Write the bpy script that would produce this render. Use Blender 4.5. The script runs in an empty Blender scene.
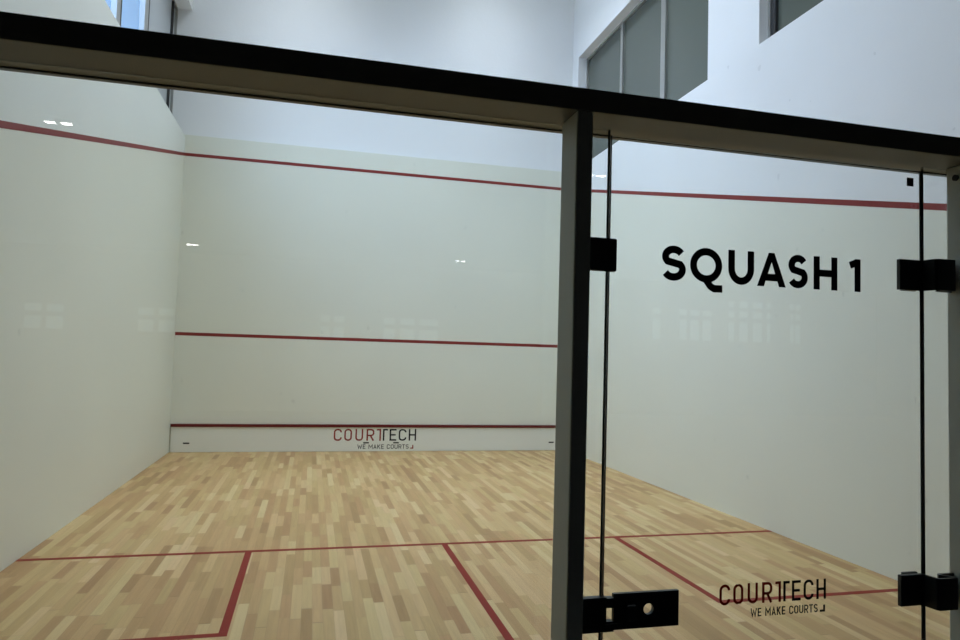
import bpy, bmesh, math, random
from mathutils import Vector, Matrix
random.seed(4)
S = bpy.context.scene
COL = S.collection

# ------------------------------------------------------------------ materials
def mat(name, col, rough=.5, metal=0., spec=.5, bump=0., bscale=40., var=0., vscale=2.):
    m = bpy.data.materials.new(name); m.use_nodes = True
    nt = m.node_tree; N = nt.nodes; L = nt.links; b = N['Principled BSDF']
    b.inputs['Base Color'].default_value = (*col, 1); b.inputs['Roughness'].default_value = rough
    b.inputs['Metallic'].default_value = metal; b.inputs['Specular IOR Level'].default_value = spec
    if var > 0 or bump > 0:
        tc = N.new('ShaderNodeTexCoord')
    if var > 0:
        n = N.new('ShaderNodeTexNoise'); n.inputs['Scale'].default_value = vscale; n.inputs['Detail'].default_value = 5
        L.new(tc.outputs['Object'], n.inputs['Vector'])
        mx = N.new('ShaderNodeMix'); mx.data_type = 'RGBA'
        mx.inputs['A'].default_value = (*[c*(1-var) for c in col], 1); mx.inputs['B'].default_value = (*[min(1, c*(1+var)) for c in col], 1)
        L.new(n.outputs['Fac'], mx.inputs['Factor']); L.new(mx.outputs['Result'], b.inputs['Base Color'])
    if bump > 0:
        n = N.new('ShaderNodeTexNoise'); n.inputs['Scale'].default_value = bscale; n.inputs['Detail'].default_value = 3
        L.new(tc.outputs['Object'], n.inputs['Vector'])
        bp = N.new('ShaderNodeBump'); bp.inputs['Strength'].default_value = bump; bp.inputs['Distance'].default_value = .004
        L.new(n.outputs['Fac'], bp.inputs['Height']); L.new(bp.outputs['Normal'], b.inputs['Normal'])
    return m

def emit(name, col, s):
    m = bpy.data.materials.new(name); m.use_nodes = True
    nt = m.node_tree; nt.nodes.clear()
    e = nt.nodes.new('ShaderNodeEmission'); e.inputs['Color'].default_value = (*col, 1); e.inputs['Strength'].default_value = s
    o = nt.nodes.new('ShaderNodeOutputMaterial'); nt.links.new(e.outputs[0], o.inputs[0]); return m

def glass(name, tint, ior=1.5, gtint=(1, 1, 1)):
    m = bpy.data.materials.new(name); m.use_nodes = True
    nt = m.node_tree; N = nt.nodes; N.clear()
    t = N.new('ShaderNodeBsdfTransparent'); t.inputs['Color'].default_value = (*tint, 1)
    g = N.new('ShaderNodeBsdfGlossy'); g.inputs['Roughness'].default_value = 0.0; g.inputs['Color'].default_value = (*gtint, 1)
    f = N.new('ShaderNodeFresnel')      # the same air-to-glass reflectance on both faces of the sheet
    ge = N.new('ShaderNodeNewGeometry')
    nt.links.new(mathn(nt, 'MULTIPLY_ADD', ge.outputs['Backfacing'], 1/ior-ior, ior), f.inputs['IOR'])
    x = N.new('ShaderNodeMixShader'); o = N.new('ShaderNodeOutputMaterial')
    nt.links.new(f.outputs[0], x.inputs[0]); nt.links.new(t.outputs[0], x.inputs[1]); nt.links.new(g.outputs[0], x.inputs[2])
    nt.links.new(x.outputs[0], o.inputs[0]); return m

def mathn(nt, op, a, b=None, c=None):
    n = nt.nodes.new('ShaderNodeMath'); n.operation = op
    for i, v in enumerate((a, b, c)):
        if v is None: continue
        if isinstance(v, (int, float)): n.inputs[i].default_value = v
        else: nt.links.new(v, n.inputs[i])
    return n.outputs[0]

CREAM = (.775, .785, .685)
WHITE = (.84, .855, .86)

def court_wall_mat(name, upper=None, zback=2.155):
    """cream court plaster with small scuffs; upper: lighter paint above the sloping out line"""
    m = mat(name, CREAM, rough=.38, spec=.35, bump=.12, bscale=60)
    nt = m.node_tree; N = nt.nodes; L = nt.links; b = N['Principled BSDF']
    tc = N.new('ShaderNodeTexCoord'); sep = N.new('ShaderNodeSeparateXYZ'); L.new(tc.outputs['Object'], sep.inputs[0])
    n1 = N.new('ShaderNodeTexNoise'); n1.inputs['Scale'].default_value = .8; n1.inputs['Detail'].default_value = 4
    L.new(tc.outputs['Object'], n1.inputs['Vector'])
    v = N.new('ShaderNodeTexNoise'); v.inputs['Scale'].default_value = 7; v.inputs['Detail'].default_value = 2
    L.new(tc.outputs['Object'], v.inputs['Vector'])
    k = mathn(nt, 'MULTIPLY_ADD', n1.outputs['Fac'], .10, .95)
    sc = mathn(nt, 'GREATER_THAN', v.outputs['Fac'], .735)
    k = mathn(nt, 'SUBTRACT', k, mathn(nt, 'MULTIPLY', sc, .10))
    mx = N.new('ShaderNodeMix'); mx.data_type = 'RGBA'
    mx.inputs['A'].default_value = (*CREAM, 1); mx.inputs['B'].default_value = (*(upper or CREAM), 1)
    if upper:
        line = mathn(nt, 'MULTIPLY_ADD', sep.outputs['Y'], (4.595-zback)/9.75, zback)
        L.new(mathn(nt, 'GREATER_THAN', sep.outputs['Z'], line), mx.inputs['Factor'])
    sca = N.new('ShaderNodeVectorMath'); sca.operation = 'SCALE'
    L.new(mx.outputs['Result'], sca.inputs[0]); L.new(k, sca.inputs['Scale']); L.new(sca.outputs[0], b.inputs['Base Color'])
    return m

def parquet_mat():
    m = bpy.data.materials.new('parquet'); m.use_nodes = True
    nt = m.node_tree; N = nt.nodes; L = nt.links; b = N['Principled BSDF']
    tc = N.new('ShaderNodeTexCoord'); sep = N.new('ShaderNodeSeparateXYZ'); L.new(tc.outputs['Object'], sep.inputs[0])
    x, y = sep.outputs['X'], sep.outputs['Y']
    W, LEN = .064, .58
    u = mathn(nt, 'DIVIDE', x, W); row = mathn(nt, 'FLOOR', u)
    w1 = N.new('ShaderNodeTexWhiteNoise'); w1.noise_dimensions = '1D'; L.new(row, w1.inputs['W'])
    v = mathn(nt, 'ADD', mathn(nt, 'DIVIDE', y, LEN), mathn(nt, 'MULTIPLY', w1.outputs['Value'], 17.))
    # uneven lengths: shift the joints with a wave of its own per row
    wob = mathn(nt, 'MULTIPLY', mathn(nt, 'SINE', mathn(nt, 'ADD', mathn(nt, 'MULTIPLY', v, 2.3), mathn(nt, 'MULTIPLY', row, 1.7))), .28)
    v = mathn(nt, 'ADD', v, wob)
    cell = mathn(nt, 'FLOOR', v)
    cmb = N.new('ShaderNodeCombineXYZ'); L.new(row, cmb.inputs[0]); L.new(cell, cmb.inputs[1])
    w2 = N.new('ShaderNodeTexWhiteNoise'); w2.noise_dimensions = '2D'; L.new(cmb.outputs[0], w2.inputs['Vector'])
    cr = N.new('ShaderNodeValToRGB'); L.new(w2.outputs['Value'], cr.inputs[0])
    e = cr.color_ramp.elements
    e[0].position = 0; e[0].color = (.365, .222, .105, 1)
    e[1].position = 1; e[1].color = (.62, .455, .262, 1)
    for p, c in ((.12, (.43, .275, .130, 1)), (.4, (.485, .325, .158, 1)), (.7, (.535, .37, .188, 1)), (.9, (.575, .41, .222, 1))):
        q = e.new(p); q.color = c
    # some boards pinker, some yellower
    hue = N.new('ShaderNodeMix'); hue.data_type = 'RGBA'; hue.blend_type = 'MULTIPLY'; hue.inputs['Factor'].default_value = 1
    hr = N.new('ShaderNodeValToRGB'); L.new(w2.outputs['Color'], hr.inputs[0])
    hr.color_ramp.elements[0].color = (1.0, .93, .90, 1); hr.color_ramp.elements[1].color = (.95, 1.0, .88, 1)
    L.new(cr.outputs['Color'], hue.inputs['A']); L.new(hr.outputs['Color'], hue.inputs['B'])
    # grain
    gm = N.new('ShaderNodeCombineXYZ'); L.new(mathn(nt, 'MULTIPLY', x, 55.), gm.inputs[0]); L.new(mathn(nt, 'MULTIPLY', y, 3.), gm.inputs[1])
    L.new(mathn(nt, 'MULTIPLY', w2.outputs['Value'], 40.), gm.inputs[2])
    g = N.new('ShaderNodeTexNoise'); g.inputs['Scale'].default_value = 1.; g.inputs['Detail'].default_value = 4; L.new(gm.outputs[0], g.inputs['Vector'])
    k = mathn(nt, 'MULTIPLY_ADD', g.outputs['Fac'], .35, .825)
    fu = mathn(nt, 'FRACT', u); fv = mathn(nt, 'FRACT', v)
    gap = mathn(nt, 'MAXIMUM', mathn(nt, 'LESS_THAN', fu, .02), mathn(nt, 'LESS_THAN', fv, .006))
    k = mathn(nt, 'MULTIPLY', k, mathn(nt, 'MULTIPLY_ADD', gap, -.3, 1.))
    sca = N.new('ShaderNodeVectorMath'); sca.operation = 'SCALE'
    L.new(hue.outputs['Result'], sca.inputs[0]); L.new(k, sca.inputs['Scale']); L.new(sca.outputs[0], b.inputs['Base Color'])
    b.inputs['Roughness'].default_value = .5; b.inputs['Specular IOR Level'].default_value = .25
    return m

M_front = court_wall_mat('court_plaster')
M_left = court_wall_mat('court_plaster_left', (.79, .82, .775), 2.125)
M_side = court_wall_mat('court_plaster_right', WHITE)
M_white = mat('white_paint', WHITE, rough=.7, spec=.2, bump=.35, bscale=25, var=.015)
M_floor = parquet_mat()
M_red = mat('red_line_paint', (.235, .032, .028), rough=.5, spec=.3, var=.08, vscale=6)
M_redd = mat('red_strip_paint', (.13, .014, .014), rough=.45, spec=.3)
M_redf = mat('red_floor_paint', (.235, .028, .018), rough=.55, spec=.12, var=.12, vscale=8)
M_tin = mat('tin_white', (.80, .81, .74), rough=.45, spec=.4)
M_slot = mat('slot_black', (.01, .01, .01), rough=.6)
M_metal = mat('anthracite_coating', (.22, .215, .175), rough=.5, spec=.25, var=.06, vscale=9)
M_post = mat('anthracite_lit', (.54, .56, .50), rough=.5, spec=.3, var=.06, vscale=9)  # same metal as the beam, lightened to imitate light on the post sides
M_blackm = mat('black_hardware', (.020, .023, .023), rough=.42, spec=.35)
M_screw = mat('screw_steel', (.3, .3, .3), rough=.3, metal=1)
M_glass = glass('clear_glass', (.985, .993, .985))
M_edge = mat('glass_edge_seal', (.012, .016, .017), rough=.3)
M_gedge = mat('glass_edge', (.07, .075, .055), rough=.35)
M_edge2 = mat('glass_edge_grey', (.34, .36, .32), rough=.3)
M_vinyl = mat('black_vinyl', (.006, .006, .007), rough=.5, spec=.2)
M_vinylr = mat('red_vinyl', (.28, .035, .022), rough=.5, spec=.2)
# thin red film on the door lets some of the court light through
M_trans = mat('translucent_red_vinyl', (.25, .02, .012), rough=.5, spec=.2)
_n = M_trans.node_tree; _t = _n.nodes.new('ShaderNodeBsdfTranslucent'); _t.inputs['Color'].default_value = (.32, .035, .02, 1)
_m = _n.nodes.new('ShaderNodeMixShader'); _m.inputs[0].default_value = .6
_n.links.new(_n.nodes['Principled BSDF'].outputs[0], _m.inputs[1]); _n.links.new(_t.outputs[0], _m.inputs[2])
_n.links.new(_m.outputs[0], _n.nodes['Material Output'].inputs[0])
M_alu = mat('window_aluminium', (.42, .42, .40), rough=.28, metal=.6)
M_bronze = mat('window_gasket', (.03, .03, .032), rough=.5)
M_reveal = mat('reveal_plaster', (.55, .52, .48), rough=.7)
M_tint = mat('tinted_pane', (.105, .12, .10), rough=.12, spec=.45)
M_wglass = glass('window_glass', (.93, .95, .97))
M_grayp = mat('grey_pane', (.45, .48, .50), rough=.3)  # plain opaque grey pane
M_hall = mat('hall_dark_paint', (.06, .06, .06), rough=.8)
M_hallf = mat('hall_carpet', (.05, .05, .055), rough=.95, bump=.5, bscale=200)
M_lamp = emit('hall_lamp_glow', (1, .98, .93), 30)
M_court = emit('court_lamp_glow', (.80, .92, 1.0), 4)
M_day = emit('hall_daylight', (.75, .95, 1.0), .52)
M_housing = mat('lamp_housing', (.6, .6, .6), rough=.5)

# ------------------------------------------------------------------ helpers
def box(bm, x0, x1, y0, y1, z0, z1, mi=0, bev=0):
    r = bmesh.ops.create_cube(bm, size=1)
    for v in r['verts']:
        v.co = Vector(((x0+x1)/2+v.co.x*(x1-x0), (y0+y1)/2+v.co.y*(y1-y0), (z0+z1)/2+v.co.z*(z1-z0)))
    fs = {f for v in r['verts'] for f in v.link_faces}
    for f in fs: f.material_index = mi
    if bev:
        es = list({e for f in fs for e in f.edges})
        bmesh.ops.bevel(bm, geom=es, offset=bev, segments=2, affect='EDGES', profile=.5)

def obj(name, bm, mats, parent=None, smooth=False):
    me = bpy.data.meshes.new(name); bmesh.ops.recalc_face_normals(bm, faces=bm.faces); bm.to_mesh(me); bm.free()
    for m in (mats if isinstance(mats, (list, tuple)) else [mats]): me.materials.append(m)
    if smooth:
        for p in me.polygons: p.use_smooth = True
    o = bpy.data.objects.new(name, me); COL.objects.link(o)
    if parent is not None:
        o.parent = parent; o.matrix_parent_inverse = Matrix.Translation(-parent.location)
    return o

def boxo(name, dims, m, parent=None, bev=0):
    bm = bmesh.new(); box(bm, *dims, bev=bev); return obj(name, bm, m, parent)

def thing(name, label, cat, loc, group=None):
    o = bpy.data.objects.new(name, None); COL.objects.link(o); o.location = loc
    o.empty_display_size = .1
    return tag(o, label, cat, group)
def tag(o, label, cat, group=None):
    o['label'] = label; o['category'] = cat
    if group: o['group'] = group
    return o
def struct(o):
    o['kind'] = 'structure'; return o
def sempty(name, loc):
    o = bpy.data.objects.new(name, None); COL.objects.link(o); o.location = loc; return struct(o)

def arc(cx, cy, rx, ry, a0, a1, n=14):
    return [(cx+rx*math.cos(math.radians(a0+(a1-a0)*i/n)), cy+ry*math.sin(math.radians(a0+(a1-a0)*i/n))) for i in range(n+1)]

def stroke(bm, pts, w, fmap, wx=None):
    """mitred flat stroke; pts in glyph space already scaled; fmap maps (u,v,depth) to world"""
    closed = (abs(pts[0][0]-pts[-1][0]) + abs(pts[0][1]-pts[-1][1])) < 1e-6
    P = []
    for p in pts:
        if not P or (Vector(p)-P[-1]).length > 1e-4: P.append(Vector(p))
    if closed: P = P[:-1]
    n = len(P); Ls = []; Rs = []
    for i in range(n):
        a = P[i-1] if (i > 0 or closed) else None
        b = P[(i+1) % n] if (i < n-1 or closed) else None
        d1 = (P[i]-a).normalized() if a is not None else None
        d2 = (b-P[i]).normalized() if b is not None else None
        if d1 is None: d1 = d2
        if d2 is None: d2 = d1
        n1 = Vector((-d1.y, d1.x)); n2 = Vector((-d2.y, d2.x)); t = (n1+n2)
        if t.length < 1e-4: t = n1
        t.normalize(); k = w/2/max(.4, t.dot(n1))
        Ls.append(P[i]+t*k); Rs.append(P[i]-t*k)
    def V(p, d): return bm.verts.new(fmap(p.x, p.y, d))
    lf = [V(p, 0) for p in Ls]; rf = [V(p, 0) for p in Rs]; lb = [V(p, 1) for p in Ls]; rb = [V(p, 1) for p in Rs]
    m = n if closed else n-1
    for i in range(m):
        j = (i+1) % n
        for q in ((lf[i], lf[j], rf[j], rf[i]), (lb[i], rb[i], rb[j], lb[j]), (lf[i], lb[i], lb[j], lf[j]), (rf[i], rf[j], rb[j], rb[i])):
            bm.faces.new(q)
    if not closed:
        bm.faces.new((lf[0], rf[0], rb[0], lb[0])); bm.faces.new((lf[-1], lb[-1], rb[-1], rf[-1]))

def glyph(ch, w, s, kind):
    """strokes of a capital letter, box w x 1, stroke width s (centre lines inset by s/2)"""
    h = s/2; l, r, b, t = h, w-h, h, 1-h; cx = w/2
    if kind == 'round':          # geometric bold face
        if ch == 'S':
            ry1, ry2 = .205, .218; rx = (w-s)/2; c1 = t-ry1; c2 = b+ry2
            return [arc(cx+.005, c1, rx*.93, ry1, 28, 222, 14) + arc(cx-.005, c2, rx, ry2, 42, -152, 14)]
        if ch == 'Q':
            return [arc(cx, .5, (w-s)/2, (1-s)/2, 0, 360, 32), [(cx-.02, .10), (cx+.14, -.10), (cx+.26, -.16), (w+.01, -.155)]]
        if ch == 'U':
            return [[(l, 1)] + arc(cx, b+.36, (w-s)/2, .36, 180, 360, 16) + [(r, 1)]]
        if ch == 'A':
            return [[(w*.24, .27), (w*.76, .27)]]      # the two legs are added as polygons with level feet
        if ch == 'H':
            return [[(l, 0), (l, 1)], [(r, 0), (r, 1)], [(l, .5), (r, .5)]]
        if ch == '1':
            return [[(r, 0), (r, 1)], [(0, .80), (r*.55, .86), (r, 1-h*.9)]]
    q = .22*min(1, w/.55)
    if ch == 'C' and s > .14: q *= .8
    def rr(x0, x1, y0, y1, corners):     # helper unused corners kept square
        return None
    if ch == 'C':
        return [[(r, .71), (r, t-q)] + arc(r-q, t-q, q, q, 0, 90, 5) + arc(l+q, t-q, q, q, 90, 180, 5) + arc(l+q, b+q, q, q, 180, 270, 5) + arc(r-q, b+q, q, q, 270, 360, 5) + [(r, .29)]]
    if ch == 'O':
        p = arc(r-q, t-q, q, q, 0, 90, 5) + arc(l+q, t-q, q, q, 90, 180, 5) + arc(l+q, b+q, q, q, 180, 270, 5) + arc(r-q, b+q, q, q, 270, 360, 5)
        return [p + [p[0]]]
    if ch == 'U':
        return [[(l, 1)] + arc(l+q, b+q, q, q, 180, 270, 5) + arc(r-q, b+q, q, q, 270, 360, 5) + [(r, 1)]]
    if ch == 'R':
        qq = q*.9
        return [[(l, 0), (l, t), (r-qq, t)] + arc(r-qq, t-qq, qq, qq, 90, 0, 5) + arc(r-qq, .45+qq, qq, qq, 0, -90, 5) + [(l, .45)], [(cx, .45), (r, 0)]]
    if ch == '7': return [[(0, t), (r, t), (r, 0)]]
    if ch == 'L7': return [[(w, t), (l, t), (l, 0)]]
    if ch == 'T': return [[(0, t), (w, t)], [(cx, t), (cx, 0)]]
    if ch == 'E': return [[(w, t), (l, t), (l, b), (w, b)], [(l, .5), (w*.9, .5)]]
    if ch == 'H': return [[(l, 0), (l, 1)], [(r, 0), (r, 1)], [(l, .5), (r, .5)]]
    if ch == 'W': return [[(h*.7, 1), (w*.27, h), (cx, .75), (w*.73, h), (w-h*.7, 1)]]
    if ch == 'M': return [[(l, 0), (l, 1-h), (cx, .35), (r, 1-h), (r, 0)]]
    if ch == 'A': return [[(h*.8, 0), (cx, 1-h), (w-h*.8, 0)], [(w*.22, .28), (w*.78, .28)]]
    if ch == 'K': return [[(l, 0), (l, 1)], [(r, 1), (l, .42)], [(w*.4, .55), (r, 0)]]
    if ch == 'S':
        ry = (1-s)/4; rx = (w-s)/2
        return [arc(cx, .75-h/2, rx, ry, 20, 270, 12)[:-1] + arc(cx, .25+h/2, rx, ry, 90, -160, 12)]
    if ch == 'J': return [[(0, b), (r, b), (r, 1)]]
    return []

def letter(bm, ch, x0, x1, z0, z1, s, kind, y, depth=.0006, yfront=-1):
    """s = stroke width relative to the cap height; the glyph box is in cap heights, drawn between x0..x1"""
    H = z1-z0; w = (x1-x0)/H
    def f(u, v, d): return Vector((x0+u*H, y+yfront*depth*(1-d), z0+v*H))
    for st in glyph(ch, w, s, kind): stroke(bm, st, s, f)
    if ch == 'A' and kind == 'round':
        k = s*1.07; c = w/2
        for poly in ([(0, 0), (k, 0), (c+k*.42, 1), (c-k*.42, 1)], [(w-k, 0), (w, 0), (c+k*.42, 1), (c-k*.42, 1)]):
            lo = [bm.verts.new(f(u, v, 0)) for u, v in poly]; hi = [bm.verts.new(f(u, v, 1)) for u, v in poly]
            bm.faces.new(lo); bm.faces.new(hi[::-1])
            for i in range(4): bm.faces.new((lo[i], lo[(i+1) % 4], hi[(i+1) % 4], hi[i]))

# logo layout measured in the lettering's own units: x 0..1 over the whole word, z in cap heights
LOGO = [('C', .0, .096), ('O', .125, .216), ('U', .257, .350), ('R', .391, .485), ('7', .515, .566),
        ('L7', .590, .650), ('E', .672, .755), ('C', .784, .879), ('H', .908, 1.0)]
def logo(parent, x0, x1, z0, z1, y, red, black, markmat, tx0, tx1, tz0, tz1, depth):
    Wd = x1-x0
    bmr, bmb, bmm = (bmesh.new() for _ in range(3)); words = [bmesh.new()]
    for i, (c, a, b) in enumerate(LOGO):
        letter(bmr if i < 5 else bmb, c, x0+a*Wd, x0+b*Wd, z0, z1, .128, 'din', y, depth)
    txt = 'WE MAKE COURTS'
    wid = {'W': 1.25, 'M': 1.15, ' ': .55, 'E': .8, 'T': .85}
    ws = [wid.get(c, .92) for c in txt]; tot = sum(ws); x = tx0; k = (tx1-tx0)/tot
    for c, w in zip(txt, ws):
        if c == ' ': words.append(bmesh.new())
        else: letter(words[-1], c, x+.09*k, x+(w-.09)*k, tz0, tz1, .145, 'din', y, depth)
        x += w*k
    Hh = tz1-tz0
    letter(bmm, 'J', tx1+.25*Hh, tx1+1.0*Hh, tz0, tz0+Hh*.85, .30, 'din', y, depth)
    root = obj('logo', bmb, black, parent)
    a = obj('red_lettering', bmr, red, parent); a['label'] = 'dark red lettering reading COURT'
    root['label'] = 'black lettering reading TECH'
    for b in words: obj('tagline_word', b, black, parent)
    obj('corner_mark', bmm, markmat, parent)

def path_sheet(bm, pts, t, z0, z1):
    """folded sheet: plan polyline of thickness t, from z0 to z1"""
    stroke(bm, pts, t, lambda u, v, d: Vector((u, v, z0 if d else z1)))

# ------------------------------------------------------------------ the court shell
W, D, TOP, SILL, SOF = 6.4, 9.75, 9.0, 4.885, 6.90
# floor
fl = struct(boxo('floor', (0, W, 0, D, -.05, 0), M_floor))
YS = 4.285
def fline(name, x0, x1, y0, y1): return boxo(name, (x0, x1, y0, y1, 0, .0012), M_redf, fl)
fline('short_line', 0, W, YS-.025, YS+.025)
fline('half_court_line', W/2-.025, W/2+.025, .0, YS-.025)
for s in (0, 1):
    xi = 1.625 if s == 0 else W-1.625
    bm = bmesh.new(); box(bm, xi-.025, xi+.025, YS-1.65, YS-.025, 0, .0012)
    if s == 0: box(bm, 0, xi-.025, YS-1.65, YS-1.60, 0, .0012)
    else: box(bm, xi+.025, W, YS-1.65, YS-1.60, 0, .0012)
    obj('service_box_line', bm, M_redf, fl)

# front wall: thicker court plaster to 4.9 m, white wall set back above it
bm = bmesh.new()
box(bm, -.35, W+.35, D, D+.35, -.05, 4.905, 0)
box(bm, -.35, W+.35, D+.03, D+.35, 4.905, TOP, 1)
wf = struct(obj('wall_front', bm, [M_front, M_white]))
boxo('out_line', (0, W, D-.0015, D, 4.57, 4.62), M_red, wf)
boxo('service_line', (0, W, D-.0015, D, 1.78, 1.83), M_red, wf)

def slanted(name, x0, x1, parent, zback=2.13):
    bm = bmesh.new(); vs = []
    for y, z in ((0, zback), (D, 4.57)):
        for x in (x0, x1):
            for dz in (0, .05): vs.append(bm.verts.new((x, y, z+dz)))
    for q in ((0, 1, 3, 2), (4, 6, 7, 5), (0, 4, 5, 1), (2, 3, 7, 6), (1, 5, 7, 3), (0, 2, 6, 4)):
        bm.faces.new([vs[i] for i in q])
    return obj(name, bm, M_red, parent)

# left wall with the high window opening that runs up to the front wall
LW0 = 2.6
bm = bmesh.new()
box(bm, -.35, 0, 0, D, -.05, SILL-.012, 0)
box(bm, -.35, 0, 0, LW0, SILL-.012, SOF, 1)
box(bm, -.35, 0, 0, D+.03, SOF, TOP, 1)
wl = struct(obj('wall_left', bm, [M_left, M_white])); slanted('out_line', 0, .0015, wl, 2.10)

# right wall with two high window openings
R1 = (5.46, 9.51); R2 = (1.2, 4.52)
bm = bmesh.new()
box(bm, W, W+.35, 0, D, -.05, SILL+.012, 0)
box(bm, W, W+.35, 0, R2[0], SILL+.012, SOF, 1)
box(bm, W, W+.35, R2[1], R1[0], SILL+.012, SOF, 1)
box(bm, W, W+.35, R1[1], D+.03, SILL+.012, SOF, 1)
box(bm, W, W+.35, 0, D+.03, SOF, TOP, 1)
wr = struct(obj('wall_right', bm, [M_side, M_white])); slanted('out_line', W-.0015, W, wr)

# windows
def window(idx, X, y0, y1, zb, zt, mull, side, panes, framew=.04):
    """X: plane of the glass, side: +1 when the court is towards +x of the glass"""
    r = sempty('window_%d' % idx, (X, (y0+y1)/2, zb))
    f = .03
    bm = bmesh.new()
    a, b = sorted((X-.02*side, X+.04*side))
    box(bm, a, b, y0, y1, zb, zb+framew); box(bm, a, b, y0, y1, zt-framew, zt)
    box(bm, a, b, y0, y0+framew, zb+framew, zt-framew); box(bm, a, b, y1-framew, y1, zb+framew, zt-framew)
    obj('window_frame', bm, M_alu, r)
    for (ya, yb, kind) in mull:
        bm = bmesh.new(); box(bm, a, b, ya, yb, zb+framew, zt-framew)
        obj('mullion', bm, M_bronze if kind else M_alu, r)
    edges = [y0+framew] + [v for m in sorted(mull) for v in m[:2]] + [y1-framew]
    k = 0
    for i in range(0, len(edges), 2):
        if edges[i+1]-edges[i] < .05: continue
        bm = bmesh.new(); box(bm, X-.004, X+.004, edges[i], edges[i+1], zb+framew, zt-framew)
        obj('pane', bm, panes[min(k, len(panes)-1)], r); k += 1
    return r
window(1, -.25, LW0, D+.03, SILL-.012, SOF, [(6.66, 6.80, 0), (6.80, 6.85, 1), (7.84, 8.02, 0), (8.02, 8.07, 1), (4.2, 4.3, 0), (9.49, 9.515, 1)], 1,
       [M_wglass, M_wglass, M_wglass, M_grayp, M_grayp], .03)
window(2, W+.19, R1[0], R1[1], SILL+.012, SOF, [(6.74, 6.86, 0), (8.06, 8.14, 0)], -1, [M_tint])
window(3, W+.14, R2[0], R2[1], SILL+.012, SOF, [(2.9, 3.0, 0), (4.40, 4.46, 1)], -1, [M_tint])

# ceiling with lamps of the court
struct(boxo('ceiling', (-.35, W+.35, 0, D+.35, TOP, TOP+.1), M_white))
LAMP_W, LAMP_SPREAD = 34, 95
def court_lamp(x, y, lab):
    t = thing('ceiling_light', lab, 'ceiling light', (x, y, TOP), 'court ceiling lights')
    bm = bmesh.new(); box(bm, x-.33, x+.33, y-.93, y+.93, TOP-.06, TOP-.001); obj('housing', bm, M_housing, t)
    boxo('diffuser', (x-.3, x+.3, y-.9, y+.9, TOP-.068, TOP-.061), M_court, t)
    ld = bpy.data.lights.new('lamp_light', 'AREA'); ld.shape = 'RECTANGLE'; ld.size = .6; ld.size_y = 1.8
    ld.energy = LAMP_W*(.72 if y < 5 else 1.12); ld.color = (.80, .885, .985); ld.spread = math.radians(LAMP_SPREAD)
    lo = bpy.data.objects.new('lamp_light', ld); COL.objects.link(lo); lo.location = (x, y, TOP-.075)
for x, nx in ((1.6, 'left'), (4.8, 'right')):
    for y, ny in ((3.4, 'near the glass'), (5.9, 'mid court'), (8.1, 'near the front wall')):
        court_lamp(x, y, 'white ceiling light panel over the %s side of the court, %s' % (nx, ny))

# ------------------------------------------------------------------ the tin
t = thing('tin_board', 'long white metal board with red top strip along the foot of the front wall', 'tin board', (3.2, D-.03, 0.004))
boxo('board', (.025, W-.025, D-.03, D-.003, .004, .387), M_tin, t)
ts = boxo('top_strip', (.012, W-.012, D-.045, D-.003, .387, .432), M_redd, t, bev=.004); ts['label'] = 'dark red strip along the top'
for x in (.243, 2.957, 3.443, 6.13):
    boxo('slot', (x-.045, x+.045, D-.032, D-.029, .128, .150), M_slot, t)
logo(t, 2.44, 3.77, .172, .362, D-.0302, M_vinylr, M_vinyl, M_vinylr, 2.816, 3.66, .042, .112, .001)

# ------------------------------------------------------------------ glass front
ZB, ZT = 2.137, 2.187
YF = -.10
bm = bmesh.new(); box(bm, .0, W, YF, .048, ZB, ZT, bev=.002)
tb = tag(obj('top_beam', bm, M_metal), 'dark metal beam crossing the whole view above the glass', 'beam')
# glazing channel under the far edge
boxo('gasket', (.0, W, .034, .047, ZB-.004, ZB), M_edge, tb)

PX0, PX1 = 2.579, 2.6165
def post(x0, x1, lab):
    r = thing('metal_post', lab, 'post', ((x0+x1)/2, 0, 0))
    boxo('column', (x0, x1, YF, -.0055, .008, ZB), M_post, r, bev=.004)
    boxo('foot_plate', (x0-.02, x1+.02, YF-.01, -.0055, 0, .008), M_post, r)
    return r
p1 = post(PX0, PX1, 'dark upright metal post left of the glass door')
p2 = post(3.668, 3.708, 'dark upright metal post at the right edge of the picture, carrying the door hinges')
def cyl(bm, c, axis, r, d, n=20):
    z = Vector(axis).normalized(); q = z.to_track_quat('Z', 'Y').to_matrix().to_4x4()
    bmesh.ops.create_cone(bm, cap_ends=True, segments=n, radius1=r, radius2=r, depth=d, matrix=Matrix.Translation(c) @ q)
for z in (2.105, .15):
    bm = bmesh.new(); cyl(bm, (3.666, -.035, z), (1, 0, 0), .008, .006); obj('bolt', bm, M_blackm, p2)

def sheet(name, x0, x1, z0, z1, parent=None):
    bm = bmesh.new(); box(bm, x0, x1, -.004, .004, z0, z1)
    bm.normal_update()
    for f in bm.faces: f.material_index = 0 if abs(f.normal.y) > .5 else 1
    return obj(name, bm, [M_glass, M_gedge], parent)
def pane(name, x0, x1, z0, z1, lab):
    o = sheet(name, x0, x1, z0, z1); return tag(o, lab, 'glass panel')
pane('glass_panel', .004, 2.596, .004, ZB-.001, 'wide clear glass panel filling the view left of the post')
g2 = pane('glass_panel', 2.598, 2.6975, .004, ZB-.001, 'narrow clear glass strip between the left post and the door')
boxo('edge_trim', (2.6975, 2.700, -.004, .004, .004, ZB-.001), M_edge2, g2)
g3 = pane('glass_panel', 3.5955, 3.687, .004, ZB-.001, 'narrow clear glass strip between the door and the right post')
pane('glass_panel', 3.689, W-.004, .004, ZB-.001, 'clear glass panel right of the right hand post')

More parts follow.
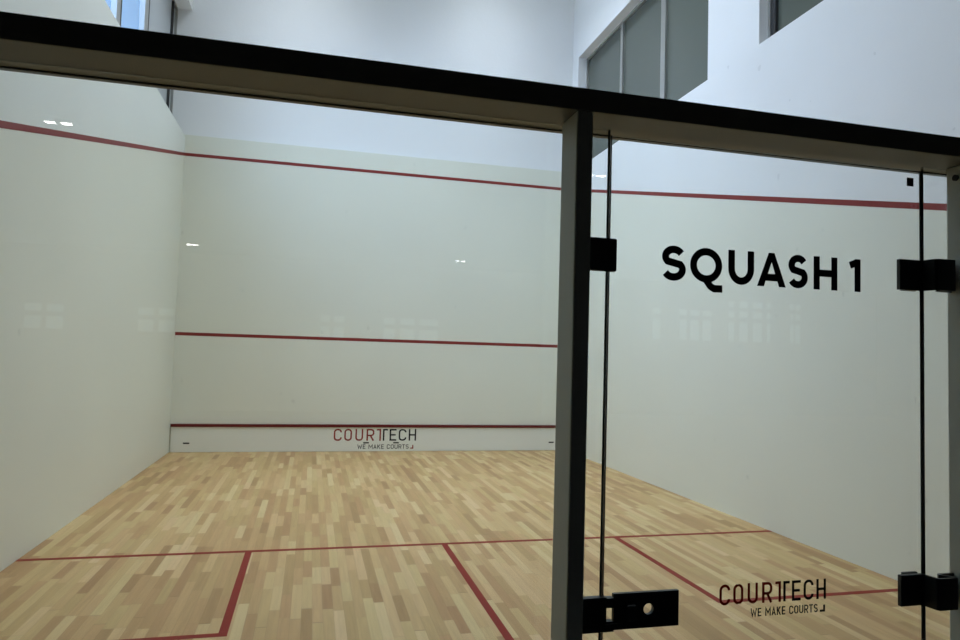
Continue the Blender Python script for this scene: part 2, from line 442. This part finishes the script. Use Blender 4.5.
# door
DX0, DX1, DZ0, DZ1 = 2.7045, 3.590, .012, ZB-.012
door = sempty('door_1', ((DX0+DX1)/2, 0, 0)); door['label'] = 'frameless glass door lettered SQUASH 1'
sheet('door_glass', DX0, DX1, DZ0, DZ1, door)
boxo('edge_seal', (2.7025, 2.7045, -.004, .004, DZ0, DZ1), M_edge, door)
boxo('edge_seal', (3.590, 3.5945, -.004, .004, DZ0, DZ1), M_edge, door)
bm = bmesh.new()
YD = -.0041
TS = -.006
for ch, a, b in (('S', 2.841, 2.906), ('Q', 2.917, 3.003), ('U', 3.020, 3.091), ('A', 3.100, 3.181), ('S', 3.187, 3.245), ('H', 3.262, 3.332), ('1', 3.370, 3.402)):
    letter(bm, ch, a+TS, b+TS, 1.793, 1.8765, .212, 'round', YD)
obj('lettering', bm, M_vinyl, door)
logo(door, 2.999, 3.294, 1.033, 1.081, YD, M_trans, M_vinyl, M_vinyl, 3.082, 3.272, 1.002, 1.0215, .0006)
bm = bmesh.new(); box(bm, 3.542, 3.562, -.0055, -.004, 2.080, 2.102); st = obj('sticker', bm, M_blackm, door); st['label'] = 'small black square patch'

# hinges (two): plates on the glass, folded bracket towards the post
def hinge(z0, z1):
    bm = bmesh.new()
    box(bm, 3.508, 3.580, -.0155, -.0042, z0, z1, bev=.0012)
    box(bm, 3.535, 3.580, .0042, .012, z0, z1, bev=.0012)
    h = obj('hinge', bm, M_blackm, door)
    bm = bmesh.new()
    path_sheet(bm, [(3.572, -.0125), (3.579, -.0145), (3.585, -.046), (3.589, -.051), (3.640, -.051), (3.643, -.047), (3.618, -.024), (3.622, -.018), (3.667, -.018)], .006, z0-.001, z1)
    obj('hinge_bracket', bm, M_blackm, h)
    for zz in (z0+.02, z1-.02):
        bm = bmesh.new(); cyl(bm, (3.652, -.022, zz), (0, 1, 0), .005, .006); obj('screw', bm, M_screw, h)
    bm = bmesh.new(); cyl(bm, (3.535, -.016, z1-.012), (0, 1, 0), .005, .003); obj('cap', bm, M_blackm, h)
hinge(1.805, 1.884); hinge(1.004, 1.081)

# upper catch on the post
bm = bmesh.new(); box(bm, PX1, 2.717, -.018, -.0045, 1.804, 1.881, bev=.005)
box(bm, PX1, 2.630, -.034, -.020, 1.800, 1.895, bev=.003)
ca = obj('catch_plate', bm, M_blackm, p1); ca['label'] = 'black square catch plate near the top'
# strike plate with notch, lower
bm = bmesh.new()
box(bm, PX1, 2.704, -.022, -.0055, .999, 1.074); box(bm, 2.704, 2.722, -.022, -.0055, 1.051, 1.072); box(bm, 2.704, 2.722, -.022, -.0055, .999, 1.021)
box(bm, PX1, 2.628, -.034, -.020, .996, 1.075, bev=.002)
sp = obj('strike_plate', bm, M_blackm, p1); sp['label'] = 'black notched strike plate for the lock'
for zz in (1.045, 1.022):
    bm = bmesh.new(); cyl(bm, (2.672, -.0225, zz), (0, 1, 0), .004, .003); obj('screw', bm, M_blackm, sp)

# lock case with the round hole right through
def holed_plate(bm, x0, x1, z0, z1, hx, hz, r, ya, yb, n=40):
    rings = []
    for y in (ya, yb):
        out = []; inn = []
        for i in range(n):
            a = 2*math.pi*i/n+1e-3; c, s = math.cos(a), math.sin(a)
            k = min(((x1-hx)/c if c > 0 else (x0-hx)/c), ((z1-hz)/s if s > 0 else (z0-hz)/s))
            out.append([hx+c*k, hz+s*k]); inn.append(bm.verts.new((hx+r*c, y, hz+r*s)))
        for cx, cz in ((x0, z0), (x0, z1), (x1, z0), (x1, z1)):
            j = min(range(n), key=lambda i: (out[i][0]-cx)**2+(out[i][1]-cz)**2); out[j] = [cx, cz]
        rings.append(([bm.verts.new((p[0], y, p[1])) for p in out], inn))
    (o0, i0), (o1, i1) = rings
    for i in range(n):
        j = (i+1) % n
        for q in ((o0[i], o0[j], i0[j], i0[i]), (o1[i], i1[i], i1[j], o1[j]), (o0[i], o1[i], o1[j], o0[j]), (i0[i], i0[j], i1[j], i1[i])):
            bm.faces.new(q)
bm = bmesh.new()
holed_plate(bm, 2.725, 2.887, .999, 1.078, 2.811, 1.0405, .0125, -.014, -.0042)
lk = obj('lock_case', bm, M_blackm, door)
bm = bmesh.new(); box(bm, 2.752, 2.774, -.030, -.014, 1.020, 1.056, bev=.003); obj('thumb_turn', bm, M_blackm, lk)
bm = bmesh.new(); box(bm, 2.698, 2.752, -.027, -.022, 1.004, 1.018, bev=.002); obj('latch_bolt', bm, M_blackm, lk)

# ------------------------------------------------------------------ hall behind the camera (reflected in the glass)
HX0, HX1, HY, HZ = -9, 20, -17, 4.0
struct(boxo('floor_hall', (HX0, HX1, HY, -.0, -.08, -.0), M_hallf))
struct(boxo('ceiling_hall', (HX0, HX1, HY, 0, HZ, HZ+.1), M_hall))
struct(boxo('wall_hall_left', (HX0-.1, HX0, HY, 0, 0, HZ), M_hall))
struct(boxo('wall_hall_right', (HX1, HX1+.1, HY, 0, 0, HZ), M_hall))
struct(boxo('wall_side_left', (HX0, 0, 0, .1, 0, HZ), M_hall)).location.x = -.36
struct(boxo('wall_side_right', (W+.36, HX1, 0, .1, 0, HZ), M_hall))
struct(boxo('wall_above', (-.35, W+.35, -.02, 0, HZ, TOP), M_white))
struct(boxo('wall_back', (HX0, HX1, HY-.1, HY, 0, HZ), M_hall))
KY = (17+1.4397)/(14+1.4397)
def hx(x): return 2.046+(x-2.046)*KY
def hz(z): return 1.603+(z-1.603)*KY
cols = [[(10.3, 10.52)], [(11.05, 11.25), (11.35, 11.6), (11.7, 11.95)], [(12.45, 12.62), (12.78, 13.02), (13.18, 13.45), (13.6, 13.7)], [(14.3, 14.42), (14.46, 14.62)],
        [(2.2, 2.4), (2.5, 2.72)], [(3.6, 3.85), (3.98, 4.3), (4.42, 4.85)], [(-1.5, -1.2), (-1.1, -.8)], [(-3.6, -3.3), (-3.2, -2.9)]]
for n, g in enumerate(cols):
    rows = [(2.16, 2.66), (2.78, 2.94), (3.04, 3.2)] if n in (2, 3) else ([(2.15, 2.66), (2.78, 2.92)] if n < 2 else [(1.9, 2.15), (2.25, 2.4)])
    x0, x1 = hx(g[0][0])-.06, hx(g[-1][1])+.06; z0, z1 = hz(rows[0][0])-.06, hz(rows[-1][1])+.06
    r = sempty('window_%d' % (n+4), ((x0+x1)/2, HY, z0))
    boxo('window_frame', (x0, x1, HY, HY+.04, z0, z1), M_hall, r)
    for a, b in g:
        for c, d in rows: boxo('pane', (hx(a), hx(b), HY+.04, HY+.05, hz(c), hz(d)), M_day, r)
# twin downlights of the hall
for (x0, x1, y, lab) in ((-.85, -.55, -6.62, 'nearer the court on the left'), (5.36, 5.66, -6.6, 'nearer the court on the right'),
                         (-.88, -.60, -15.26, 'far from the court on the left'), (5.44, 5.74, -15.2, 'far from the court on the right')):
    t = thing('hall_downlight', 'white twin downlight on the dark hall ceiling, ' + lab, 'ceiling light', ((x0+x1)/2, y, HZ), 'hall downlights')
    ly = .03 if y > -10 else .06
    boxo('housing', (x0-.02, x1+.02, y-.15, y+.15, HZ-.03, HZ), M_hall, t)
    for a, b in ((x0+.02, x0+.12), (x1-.12, x1-.02)):
        boxo('lamp', (a, b, y-ly, y+ly, HZ-.034, HZ-.03), M_lamp, t)

# ------------------------------------------------------------------ sky, camera
w = bpy.data.worlds.new('sky'); S.world = w; w.use_nodes = True
nt = w.node_tree; bg = nt.nodes['Background']
# clear blue sky plus an added, unseen bright area behind left to light the right wall
tc = nt.nodes.new('ShaderNodeTexCoord'); dt = nt.nodes.new('ShaderNodeVectorMath'); dt.operation = 'DOT_PRODUCT'
nt.links.new(tc.outputs['Generated'], dt.inputs[0]); dt.inputs[1].default_value = Vector((-.80, -.42, .43)).normalized()
mr = nt.nodes.new('ShaderNodeMapRange'); mr.interpolation_type = 'SMOOTHSTEP'
mr.inputs['From Min'].default_value = .55; mr.inputs['From Max'].default_value = .98
nt.links.new(dt.outputs['Value'], mr.inputs['Value'])
mx = nt.nodes.new('ShaderNodeMix'); mx.data_type = 'RGBA'; nt.links.new(mr.outputs['Result'], mx.inputs['Factor'])
mx.inputs['A'].default_value = (.335, .69, 1.25, 1); mx.inputs['B'].default_value = (5.2, 7.3, 10.8, 1)
nt.links.new(mx.outputs['Result'], bg.inputs['Color']); bg.inputs['Strength'].default_value = 1.0

cam = bpy.data.cameras.new('camera'); co = bpy.data.objects.new('camera', cam); COL.objects.link(co); S.camera = co
yaw, pitch, roll, F = .2418, .0525, .0291, 676.6
f = Vector((math.sin(yaw)*math.cos(pitch), math.cos(yaw)*math.cos(pitch), math.sin(pitch)))
r0 = Vector((math.cos(yaw), -math.sin(yaw), 0)); u0 = r0.cross(f)
r = r0*math.cos(roll)+u0*math.sin(roll); u = -r0*math.sin(roll)+u0*math.cos(roll)
M = Matrix((r, u, -f)).transposed().to_4x4(); M.translation = Vector((2.0459, -1.4397, 1.6033))
co.matrix_world = M
cam.sensor_fit = 'HORIZONTAL'; cam.sensor_width = 36; cam.lens = 36*F/960; cam.clip_start = .02; cam.clip_end = 200

S.view_settings.view_transform = 'Standard'; S.view_settings.look = 'None'
S.view_settings.gamma = 1; S.view_settings.use_curve_mapping = False
S.view_settings.exposure = 0.0
